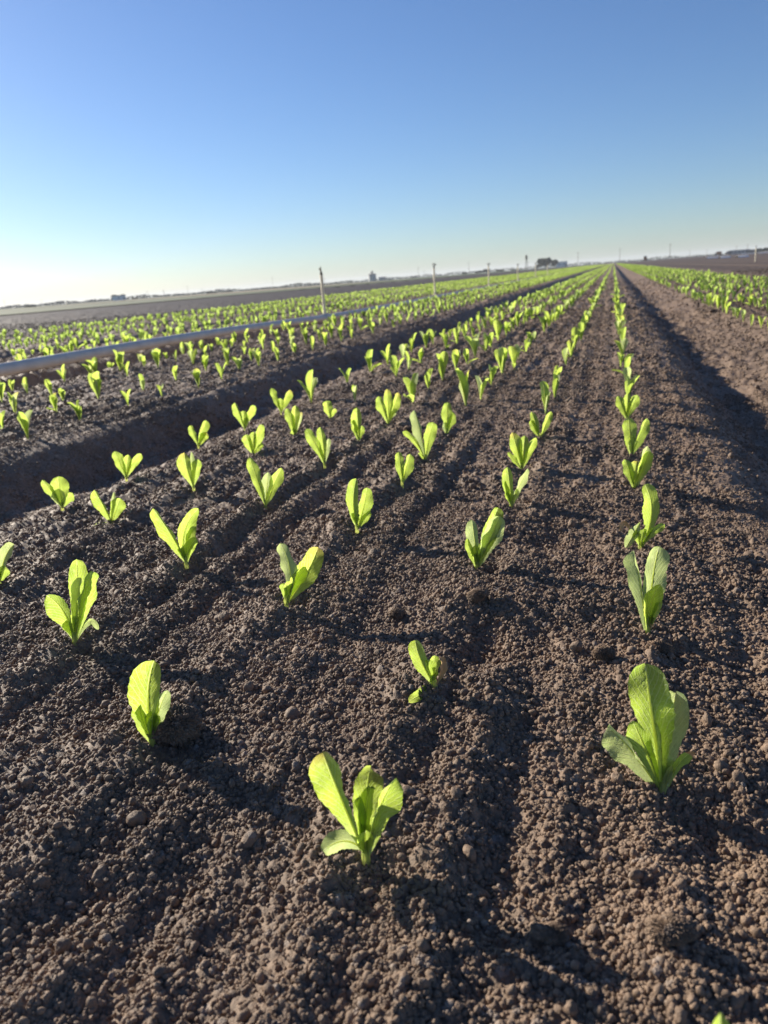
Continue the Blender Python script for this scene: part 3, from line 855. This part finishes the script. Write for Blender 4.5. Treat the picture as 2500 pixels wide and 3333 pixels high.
# larger single clods
CLODS = [((572, 2375), 0.022, 'large dark crumbly clod leaning against the pointed seedling on the left'),
         ((2150, 2095), 0.0125, 'rounded clod just right of the foot of the front right-row seedling'),
         ((1965, 2135), 0.0125, 'reddish brown clod left of the front right-row seedling foot'),
         ((2172, 3090), 0.0120, 'lumpy clod on the lower right of the picture'),
         ((1808, 3045), 0.0080, 'egg-shaped clod in the shadow at the bottom centre'),
         ((1560, 1975), 0.013, 'brown clod right under the seedling with a dark-topped leaf'),
         ((1290, 1990), 0.010, 'crumbly clod right of the V-shaped seedling'),
         ((1330, 1393), 0.016, 'clod right of the four-leaved seedling in the centre')]
cv, cf = crumb_variants(6, 8, 91, 0.55)
for i, ((px, py), s, lab) in enumerate(CLODS):
    p = ground_at(px, py); z = gz(p.x, p.y)
    v = cv[i]*s*1.0
    nn = fbm(v[:, 0]*220+i*7, v[:, 1]*220+v[:, 2]*150, 3, 400+i)
    n2_ = np.abs(vnoise(v[:, 0]*700+v[:, 2]*400, v[:, 1]*700-v[:, 2]*300, 500+i))
    v = v*(1+0.15*fbm(cv[i][:, 0]*1.6+i*7, cv[i][:, 1]*1.6+cv[i][:, 2]*1.3, 4, 400+i)+0.10*pebbles(cv[i][:, 0]*2+9*i, cv[i][:, 1]*2+cv[i][:, 2]*1.3, 0.5, 510+i))[:, None]
    v[:, 2] *= 0.85
    me = np_mesh('soil_clod', v, cf, True)
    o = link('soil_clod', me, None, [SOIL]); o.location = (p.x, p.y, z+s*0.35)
    tag(o, lab, 'soil clod', 'larger clods lying on the bed')

# ------------------------------------------------------------------ irrigation pipe and risers
ALU = simple_mat('weathered_aluminium', (0.58, 0.55, 0.50), 0.5, 0.0, 0.12, 9)
DARK = simple_mat('dark_brass', (0.10, 0.085, 0.06), 0.5, 0.3)
RISER = simple_mat('tan_grey_plastic', (0.78, 0.70, 0.50), 0.55)
WOOD = simple_mat('weathered_pole_wood', (0.13, 0.10, 0.08), 0.9)
def pipe_pt(y):
    yy = y/H
    z = float(np.interp(yy, [0, 8, 12, 15, 18, 22, 30, 60], [0.16, 0.17, 0.17, 0.15, 0.10, 0.03, 0.0, -0.02]))*H
    return Vector((PIPE_X+0.03*math.sin(y*0.7), y, z))
pipe = empty('irrigation_pipe', pipe_pt(3.0), 'long grey metal irrigation pipe lying in the furrow between the planted beds', 'pipe')
sec = 9.14
ys = [2.2, 9.35-9.14+sec]
y0 = 0.2
k = 0
while y0 < 150:
    y1 = y0+sec
    m = MB()
    n = 14
    pts = [pipe_pt(y0+0.05+(y1-0.1-y0)*i/n)-pipe.location for i in range(n+1)]
    m.tube(pts, 0.039, 20)
    s_ = m.build('pipe_section', ALU, pipe, True)
    m2 = MB(); m2.tube([pipe_pt(y1-0.12)-pipe.location, pipe_pt(y1+0.12)-pipe.location], 0.047, 20)
    m2.tube([pipe_pt(y1-0.02)-pipe.location, pipe_pt(y1+0.03)-pipe.location], 0.055, 20)
    m2.build('coupling', ALU, pipe, True)
    y0 = y1; k += 1
def riser(loc, hgt, label, yaw=0.0):
    t = empty('sprinkler_riser', loc, label, 'sprinkler', 'sprinkler risers', yaw)
    m = MB(); m.tube([(0, 0, 0), (0, 0, hgt-0.05)], 0.019, 12); m.tube([(0, 0, 0.0), (0, 0, 0.05)], 0.024, 12)
    m.build('riser_tube', RISER, t, True)
    m = MB()
    m.tube([(0, 0, hgt-0.055), (0, 0, hgt-0.02)], 0.017, 10)
    # impact head: body, bridge, arm, nozzle
    m.tube([(0, 0, hgt-0.02), (0, 0, hgt)], 0.011, 10)
    m.tube([(0.0, 0, hgt-0.005), (0.045, 0, hgt+0.018)], [0.011, 0.006], 8)
    m.tube([(-0.02, 0, hgt), (-0.026, 0, hgt+0.03), (-0.012, 0, hgt+0.05), (0.012, 0, hgt+0.05), (0.024, 0, hgt+0.03), (0.02, 0, hgt)], 0.005, 8)
    m.build('sprinkler_head', DARK, t, True)
    m = MB(); m.box((0.004, 0.012, hgt+0.024), (0.085, 0.006, 0.012)); m.box((0.045, 0.012, hgt+0.022), (0.014, 0.02, 0.022))
    m.build('impact_arm', DARK, t)
    return t
RW = ['nearest sprinkler riser, pale post with a dark round head among the lettuce', 'second sprinkler riser along the pipe, T-shaped head against the sky', 'third sprinkler riser along the pipe, left of the low bushes', 'fourth sprinkler riser along the pipe, left of the water tower']
for i, yy in enumerate([21.75, 37.4, 54.7, 71.5]):
    p = pipe_pt(yy*H)
    riser((p.x, p.y, p.z+0.04), (1.46, 1.56, 1.56, 1.5)[i]*H-p.z-0.04-0.03, RW[i], (R(111), 0.2, 0.1, 0.3)[i])
riser((14.9*H, 94*H, 0), 1.52*H, 'lone sprinkler riser in the bare field on the far right', 0.3)
for i, yy in enumerate([88, 105]):
    p = pipe_pt(yy*H); riser((p.x, p.y, p.z+0.04), 1.5*H-p.z-0.04, ['fifth', 'sixth'][i]+' sprinkler riser along the pipe, near its vanishing end', 0.7*i)

# ------------------------------------------------------------------ far fields
def sheet(name, pts, z, mat, label=None):
    v = np.array([(x, y, z) for x, y in pts]); me = np_mesh(name, v, np.array([list(range(len(pts)))]), False)
    return tag(link(name, me, None, [mat]), label, kind='structure')
GREENF = simple_mat('far_green_field', (0.050, 0.075, 0.030), 0.9, 0, 0.25, 0.02)
TANF = simple_mat('dry_stubble', (0.22, 0.165, 0.105), 0.9, 0, 0.2, 0.05)
sheet('green_field', [(-36, -60), (-36, 1500), (-500, 1500), (-500, -60)][::-1], 0.05, GREENF)
sheet('dry_field', [(-62, 150), (-62, 240), (-150, 330), (-150, 150)][::-1], 0.10, TANF)
sheet('farm_track', [(150, 330), (400, 900), (440, 900), (190, 330)][::-1], 0.04, TANF)
def az_pt(sx, dist):
    """ground point straight below the photo column sx on the horizon"""
    hy = 1010 - 0.0752*sx
    d = ray(sx, hy); h = Vector((d.x, d.y, 0)).normalized()
    return h*dist
def zat(sx, sy, dist):
    d = ray(sx, sy); return H + d.z/math.hypot(d.x, d.y)*dist
WHITE = simple_mat('white_paint', (0.72, 0.72, 0.70), 0.6, 0, 0.06)
GREYM = simple_mat('grey_sheet_metal', (0.35, 0.36, 0.37), 0.5, 0.1)
ROOF = simple_mat('dull_roof', (0.16, 0.15, 0.15), 0.8)
ORNG = simple_mat('rusty_orange', (0.40, 0.20, 0.09), 0.8)
GLASS = simple_mat('dark_window', (0.03, 0.035, 0.04), 0.15)
PLAST = simple_mat('white_mulch_film', (0.75, 0.75, 0.74), 0.4, 0, 0.05)
FOL = simple_mat('tree_foliage', (0.030, 0.042, 0.020), 0.9, 0, 0.45, 0.8)
TRK = simple_mat('bark', (0.10, 0.075, 0.055), 0.9)
def face_rot(p): return math.atan2(-p.x, p.y)      # rotate so local -Y looks to the camera
def building(name, sx0, sx1, sy_top, dist, label, wall, roof, gable=True, depth=0.7, cat='building', windows=2):
    c = az_pt((sx0+sx1)/2, dist); w = (sx1-sx0)/FPX*dist; hh = max(zat((sx0+sx1)/2, sy_top, dist), 0.5)
    t = empty(name, c, label, cat, None, face_rot(c))
    D_ = w*depth; eave = hh*(0.68 if gable else 0.94)
    m = MB(); m.box((0, 0, eave/2), (w, D_, eave)); m.build('wall', wall, t)
    m = MB()
    if gable:
        o = 0.04*w
        v = [(-w/2-o, -D_/2-o, eave), (w/2+o, -D_/2-o, eave), (w/2+o, D_/2+o, eave), (-w/2-o, D_/2+o, eave), (-w/2-o, 0, hh), (w/2+o, 0, hh)]
        m.add(v, [np.array([(0, 1, 5, 4), (2, 3, 4, 5), (0, 3, 2, 1)]), np.array([(0, 4, 3), (1, 2, 5)])])
    else:
        m.box((0, 0, eave+0.03*hh), (w*1.03, D_*1.03, 0.06*hh))
    m.build('roof', roof, t)
    for i in range(windows):
        xx = (i-(windows-1)/2)*w/(windows+0.5)
        m = MB(); m.box((xx, -D_/2-0.02, eave*0.55), (w*0.1, 0.08, eave*0.28)); m.build('window', GLASS, t)
    m = MB(); m.box((w*0.38, -D_/2-0.02, eave*0.33), (w*0.10, 0.08, eave*0.66)); m.build('door', ROOF, t)
    return t
def tree(sx, wpx, sy_top, dist, label, name='tree', group='trees on the horizon', seed=0):
    c = az_pt(sx, dist); w = wpx/FPX*dist; hh = max(zat(sx, sy_top, dist), 1.0)
    t = empty(name, c, label, 'tree', group, seed)
    rs = random.Random(seed); rg = np.random.default_rng(seed)
    m = MB(); m.tube([(0, 0, -0.2), (0.02*w, 0, hh*0.25), (0, 0.03*w, hh*0.6)], [hh*0.035, hh*0.028, hh*0.012], 8)
    for k in range(6):
        a = rs.uniform(0, 6.28); m.tube([(0, 0, hh*rs.uniform(0.15, 0.4)), (math.cos(a)*w*0.3, math.sin(a)*w*0.3, hh*rs.uniform(0.5, 0.8))], [hh*0.018, hh*0.006], 6)
    m.build('trunk', TRK, t, True)
    # crown: many leaf tufts gathered into uneven clumps
    V, n = [], 0
    cl = [(rs.uniform(-0.36, 0.36)*w, rs.uniform(-0.3, 0.3)*w, hh*rs.uniform(0.28, 0.78), rs.uniform(0.10, 0.2)*w) for _ in range(16)]
    cl.append((0, 0, hh*0.62, w*0.24))
    P_ = []
    for (x, y, z, r_) in cl:
        k = 130; d = rg.normal(size=(k, 3)); d /= np.linalg.norm(d, axis=1)[:, None]
        q = d*(r_*rg.uniform(0.55, 1.05, (k, 1)))*np.array([1, 1, min(1.0, hh*0.9/w)])+np.array([x, y, z]); P_.append(q)
    P_ = np.concatenate(P_); P_[:, 2] = np.clip(P_[:, 2], hh*0.05, hh)
    k = len(P_); s = w*0.05
    a = rg.normal(size=(k, 3)); a /= np.linalg.norm(a, axis=1)[:, None]
    b = np.cross(a, rg.normal(size=(k, 3))); b /= np.linalg.norm(b, axis=1)[:, None]
    a *= s; b *= s*0.7
    V = np.stack([P_-a, P_+b, P_+a, P_-b], 1).reshape(-1, 3)
    me = np_mesh('crown', V, np.arange(k*4).reshape(-1, 4), True); link('crown', me, t, [FOL])
    return t
def pole(sx, sy_top, dist, label, r=0.16, arm=True):
    c = az_pt(sx, dist); hh = zat(sx, sy_top, dist)
    t = empty('utility_pole', c, label, 'utility pole', 'utility poles along the horizon', face_rot(c)+0.3)
    m = MB(); m.tube([(0, 0, -0.2), (0, 0, hh)], [r, r*0.7], 8); m.build('pole', WOOD, t, True)
    if arm:
        m = MB(); m.box((0, 0, hh*0.93), (hh*0.16, 0.14, 0.14)); m.build('crossarm', WOOD, t)
        for sx_ in (-1, 0, 1):
            m = MB(); m.tube([(sx_*hh*0.07, 0, hh*0.93+0.07), (sx_*hh*0.07, 0, hh*0.93+0.35)], 0.07, 6); m.build('insulator', GREYM, t)
    return t
building('farm_shed', 370, 408, 962, 520, 'white farm shed with a dark roof on the left horizon', WHITE, ROOF, False, 0.6, windows=1)
tree(99, 34, 1000, 480, 'low round bush near the left edge of the horizon', 'bush', seed=1)
tree(439, 22, 975, 500, 'small dark bush right of the white shed', 'bush', seed=2)
tree(386, 46, 958, 545, 'dark tree standing behind the white shed', 'tree', seed=12)
tree(692, 34, 951, 520, 'low dark bush left of the nearest sprinkler riser', 'bush', seed=3)
tree(745, 26, 948, 540, 'flat bush close on the left of the nearest sprinkler riser', 'bush', seed=4)
tree(1346, 20, 901, 620, 'tiny bush between the tank and the second sprinkler riser', 'bush', seed=5)
tree(1510, 22, 886, 640, 'single small bush right of the second sprinkler riser', 'bush', seed=6)
tree(1560, 30, 880, 620, 'bush at the left end of the low clump', 'bush', seed=7)
tree(1584, 26, 874, 630, 'tallest bush of the low clump, behind the third riser', 'bush', seed=8)
tree(1628, 30, 876, 600, 'round bush alone right of the third riser', 'bush', seed=9)
tree(1674, 20, 876, 640, 'flat bush left of the water tower', 'bush', seed=10)
tree(1776, 50, 836, 600, 'large dark tree left of the white barn', 'tree', seed=13)
tree(1803, 32, 842, 610, 'second tree, touching the white barn', 'tree', seed=14)
tree(1752, 18, 858, 620, 'small tree leaning on the left of the large tree', 'tree', seed=15)
building('barn', 1812, 1845, 851, 640, 'white barn right of the two trees near the vanishing point', WHITE, GREYM, False, 0.5, windows=2)
# tank and sheds
c = az_pt(1213, 700)
t = empty('storage_tank', c, 'round grey storage tank with a small cap on the left horizon', 'tank', None, face_rot(c))
w = 24/FPX*700; h1 = zat(1213, 894, 700); h2 = zat(1213, 881, 700)
m = MB(); m.lathe((0, 0, 0), [(0, w/2), (h1, w/2)], 28); m.build('tank_body', GREYM, t, True)
m = MB(); m.lathe((0, 0, 0), [(h1, w/2*1.05), (h1+0.3, w/2*1.05), (h1+(h2-h1)*0.35, w*0.2), (h1+(h2-h1)*0.36, w*0.12), (h2-0.3, w*0.12), (h2, w*0.03)], 20); m.build('roof_cap', ROOF, t, True)
m = MB(); m.tube([(w*0.45, -w*0.25, 0), (w*0.45, -w*0.25, h1)], 0.12, 6); m.build('ladder', ROOF, t)
building('shed', 1234, 1254, 901, 700, 'small grey shed right of the storage tank', GREYM, ROOF, True, 0.8, windows=1)
building('long_shed', 1255, 1282, 907, 720, 'long low shed farther right of the storage tank', GREYM, ROOF, False, 0.4, windows=3)
# water tower
c = az_pt(1714, 600); hh = zat(1714, 829, 600)
t = empty('water_tower', c, 'slender water tower on splayed legs against the sky', 'water tower', None, face_rot(c))
for sx_, sy_ in ((-1, -1), (1, -1), (1, 1), (-1, 1)):
    m = MB(); m.tube([(sx_*hh*0.13, sy_*hh*0.13, 0), (sx_*hh*0.045, sy_*hh*0.045, hh*0.68)], 0.14, 6); m.build('leg', DARK, t)
m = MB(); m.tube([(0, 0, 0), (0, 0, hh*0.7)], 0.2, 8); m.build('standpipe', DARK, t)
for zf in (0.25, 0.48):
    m = MB(); q = hh*(0.13-0.085*zf/0.68)
    for a, b_ in (((-q, -q), (q, -q)), ((q, -q), (q, q)), ((q, q), (-q, q)), ((-q, q), (-q, -q))):
        m.tube([(a[0], a[1], hh*zf), (b_[0], b_[1], hh*zf)], 0.08, 5)
    m.build('brace', DARK, t)
m = MB(); m.lathe((0, 0, 0), [(hh*0.66, hh*0.02), (hh*0.70, hh*0.075), (hh*0.92, hh*0.08), (hh*0.93, hh*0.085), (hh, hh*0.01)], 18); m.build('tank', DARK, t, True)
PL = [(19, 978, 0.12, 'left edge'), (139, 975, 0.12, 'left of the white shed'), (190, 985, 0.12, 'short pole left of the white shed'), (312, 972, 0.12, 'just left of the white shed'),
      (483, 947, 0.14, 'pale pole right of the white shed'), (536, 942, 0.22, 'dark thick pole right of the white shed'), (614, 930, 0.12, 'tall thin pole midway on the left horizon'), (660, 940, 0.10, 'faint pole left of the nearest riser'),
      (890, 900, 0.12, 'thin pole right of midway on the left horizon'), (1058, 905, 0.10, 'thin pole just right of the nearest riser'),
      (1363, 868, 0.13, 'tall pole left of the second riser'), (1382, 880, 0.12, 'short pole left of the second riser'), (1527, 852, 0.15, 'tall pole right of the second riser'),
      (1881, 820, 0.20, 'tall pole right of the white barn'), (2017, 808, 0.22, 'tall pole above the vanishing point of the rows'), (2180, 793, 0.22, 'tall pole in the open sky right of the rows'),
      (2245, 815, 0.14, 'short pole left of the orange machine'), (2300, 812, 0.14, 'short pole next left of the orange machine'), (2396, 800, 0.16, 'pole above the row of dark vehicles'), (2432, 795, 0.16, 'pole at the right end of the dark vehicles')]
for i, (sx, sy, r_, lab) in enumerate(PL):
    pole(sx, sy, 650+40*(i % 3), 'distant utility pole, '+lab, r_*1.0, arm=True)
# field toilet-like cabin on a trailer (small dark box on the horizon right of the rows)
c = az_pt(2100, 260); hh = zat(2100, 833, 260); w = 8.5/FPX*260
t = empty('field_cabin', c, 'small dark brown cabin on wheels standing on the horizon right of the rows', 'cabin', None, face_rot(c))
m = MB(); m.box((0, 0, hh*0.55), (w, w*1.1, hh*0.7)); m.build('cabin_body', TRK, t)
m = MB(); m.box((0, 0, hh*0.93), (w*1.2, w*1.3, hh*0.07)); m.build('roof', ROOF, t)
m = MB(); m.box((0, -w*0.57, hh*0.52), (w*0.5, 0.04, hh*0.55)); m.build('door', ORNG, t)
for sx_ in (-1, 1):
    m = MB(); m.tube([(sx_*w*0.5, 0, hh*0.14), (sx_*w*0.62, 0, hh*0.14)], hh*0.14, 14); m.build('wheel', DARK, t, True)
# vehicles and equipment on the far right
def truck(sx, wpx, sy_top, dist, label, body, cab=True):
    c = az_pt(sx, dist); w = wpx/FPX*dist; hh = zat(sx, sy_top, dist)
    t = empty('farm_truck', c, label, 'truck', 'machines parked on the far right', face_rot(c))
    m = MB(); m.box((w*0.1, 0, hh*0.58), (w*0.72, 2.2, hh*0.62)); m.build('cargo_box', body, t)
    m = MB(); m.box((-w*0.38, 0, hh*0.45), (w*0.2, 2.1, hh*0.55), 0, 0.85); m.build('cab', ORNG if body is not ORNG else GREYM, t)
    m = MB(); m.box((-w*0.38, -1.0, hh*0.58), (w*0.12, 0.2, hh*0.18)); m.build('side_window', GLASS, t)
    m = MB(); m.box((0, 0, hh*0.22), (w*0.95, 1.6, hh*0.08)); m.build('chassis', DARK, t)
    for fx in (-0.36, 0.2, 0.38):
        for sy_ in (-1, 1):
            m = MB(); m.tube([(w*fx, sy_*0.8, hh*0.15), (w*fx, sy_*1.1, hh*0.15)], hh*0.15, 14); m.build('wheel', DARK, t, True)
truck(2338, 18, 817, 420, 'orange-brown boxy machine on the far right horizon', ORNG)
truck(2370, 14, 816, 430, 'small dark truck right of the orange machine', ROOF)
building('packing_shed', 2380, 2432, 813, 520, 'long low dark shed on the far right horizon', GREYM, ROOF, False, 0.3, windows=5)
building('packing_shed', 2436, 2462, 812, 500, 'short dark shed behind the lone sprinkler riser', ROOF, ROOF, False, 0.4, windows=2)
tree(2474, 22, 806, 520, 'dark bush right of the lone sprinkler riser', 'bush', seed=21)
tree(2496, 22, 804, 520, 'dark bush cut by the right edge of the picture', 'bush', seed=22)
# strips of white film on far beds
for i, (a, b_, sy, kk) in enumerate([(2298, 2336, 842, 0), (2342, 2374, 841, 0), (2305, 2380, 834, 1), (2398, 2432, 839, 0), (2412, 2460, 828, 2), (2467, 2500, 825, 2)]):
    p0, p1 = ground_at(a, sy+(a-a)*0), ground_at(b_, sy-(b_-a)*0.0752)
    d = (p1-p0); nrm = Vector((0, 0, 1)).cross(d).normalized()*0.45
    ln = d.length; N_ = 24
    top = []
    for j in range(N_+1):
        q = p0+d*(j/N_)
        for s_, z_ in ((-1, 0.02), (-0.6, 0.16), (0.6, 0.16), (1, 0.02)):
            qq = q+nrm*s_; top.append((qq.x, qq.y, z_*(1+0.15*math.sin(j*2.3))))
    me = np_mesh('film_strip', np.array(top), grid_faces(N_+1, 4), True)
    tag(link('film_strip', me, None, [PLAST]), ['left one of the front white film strips on the far right field', 'middle one of the front white film strips on the far right field', 'long faint white film strip just behind the front ones', 'rightmost of the front white film strips left of the riser', 'white film strip left of the lone riser head', 'white film strip at the right edge of the picture'][i], 'film strip', 'white film strips on the far field')
# hedge line along the left horizon
def hedge():
    rg = np.random.default_rng(44)
    sx = rg.uniform(-700, 2700, 7500)
    pts = []
    for s in sx:
        dist = 900 if s < 1150 else 1300
        p = az_pt(s, dist*rg.uniform(0.97, 1.03)); env = 1.6+1.6*abs(math.sin(s*0.011)+0.6*math.sin(s*0.037))
        if s > 1900: env *= 0.8
        pts.append((p.x, p.y, rg.uniform(-0.3, env*dist/1000)))
    P_ = np.array(pts); k = len(P_)
    a = rg.normal(size=(k, 3)); a /= np.linalg.norm(a, axis=1)[:, None]
    b = np.cross(a, rg.normal(size=(k, 3))); b /= np.linalg.norm(b, axis=1)[:, None]
    a *= 1.6; b *= 0.9; a[:, 2] *= 0.5
    V = np.stack([P_-a, P_+b, P_+a, P_-b], 1).reshape(-1, 3)
    me = np_mesh('distant_scrub', V, np.arange(k*4).reshape(-1, 4), True)
    tag(link('distant_scrub', me, None, [FOL]), 'thin far-off line of dark scrub along the horizon', 'scrub', None, 'stuff')
hedge()

# ------------------------------------------------------------------ haze
def haze():
    m, nt, N, L = new_mat('haze')
    out = N.new('ShaderNodeOutputMaterial'); v = N.new('ShaderNodeVolumePrincipled')
    v.inputs['Color'].default_value = (0.80, 0.87, 0.95, 1); v.inputs['Density'].default_value = HAZE
    v.inputs['Anisotropy'].default_value = 0.1
    L.new(v.outputs[0], out.inputs['Volume'])
    b = MB(); b.box((0, 0, 12.5), (10400, 10400, 28.0))
    o = b.build('haze', m); tag(o, 'pale even haze over the whole field', 'haze', None, 'stuff')
HAZE = 0.0002
haze()

# ------------------------------------------------------------------ light
SUN_AZ = 68.0      # degrees from the row direction (+Y) towards -X
SUN_EL = 21.5
w = bpy.data.worlds.new('World'); scene.world = w; w.use_nodes = True
N, L = w.node_tree.nodes, w.node_tree.links
bg = N['Background']; sky = N.new('ShaderNodeTexSky'); sky.sky_type = 'NISHITA'
sky.sun_disc = False; sky.sun_elevation = R(SUN_EL)
sky.sun_rotation = R(-SUN_AZ)
sky.altitude = 0; sky.air_density = 0.95; sky.dust_density = 0.35; sky.ozone_density = 5.5
hs = N.new('ShaderNodeHueSaturation'); hs.inputs['Saturation'].default_value = 1.03; hs.inputs['Hue'].default_value = 0.506; L.new(sky.outputs[0], hs.inputs['Color']); L.new(hs.outputs[0], bg.inputs[0]); bg.inputs[1].default_value = 0.056
sl = bpy.data.lights.new('sun', 'SUN'); sl.energy = 5.0; sl.angle = R(0.53); sl.color = (1.0, 0.90, 0.76)
so = bpy.data.objects.new('sun', sl); col.objects.link(so)
sd = Vector((-math.sin(R(SUN_AZ))*math.cos(R(SUN_EL)), math.cos(R(SUN_AZ))*math.cos(R(SUN_EL)), math.sin(R(SUN_EL))))
so.rotation_euler = (-sd).to_track_quat('-Z', 'Y').to_euler()
so.location = sd*30
scene.view_settings.view_transform = 'Standard'
scene.view_settings.look = 'None'
scene.view_settings.exposure = 1.2
scene.view_settings.gamma = 1
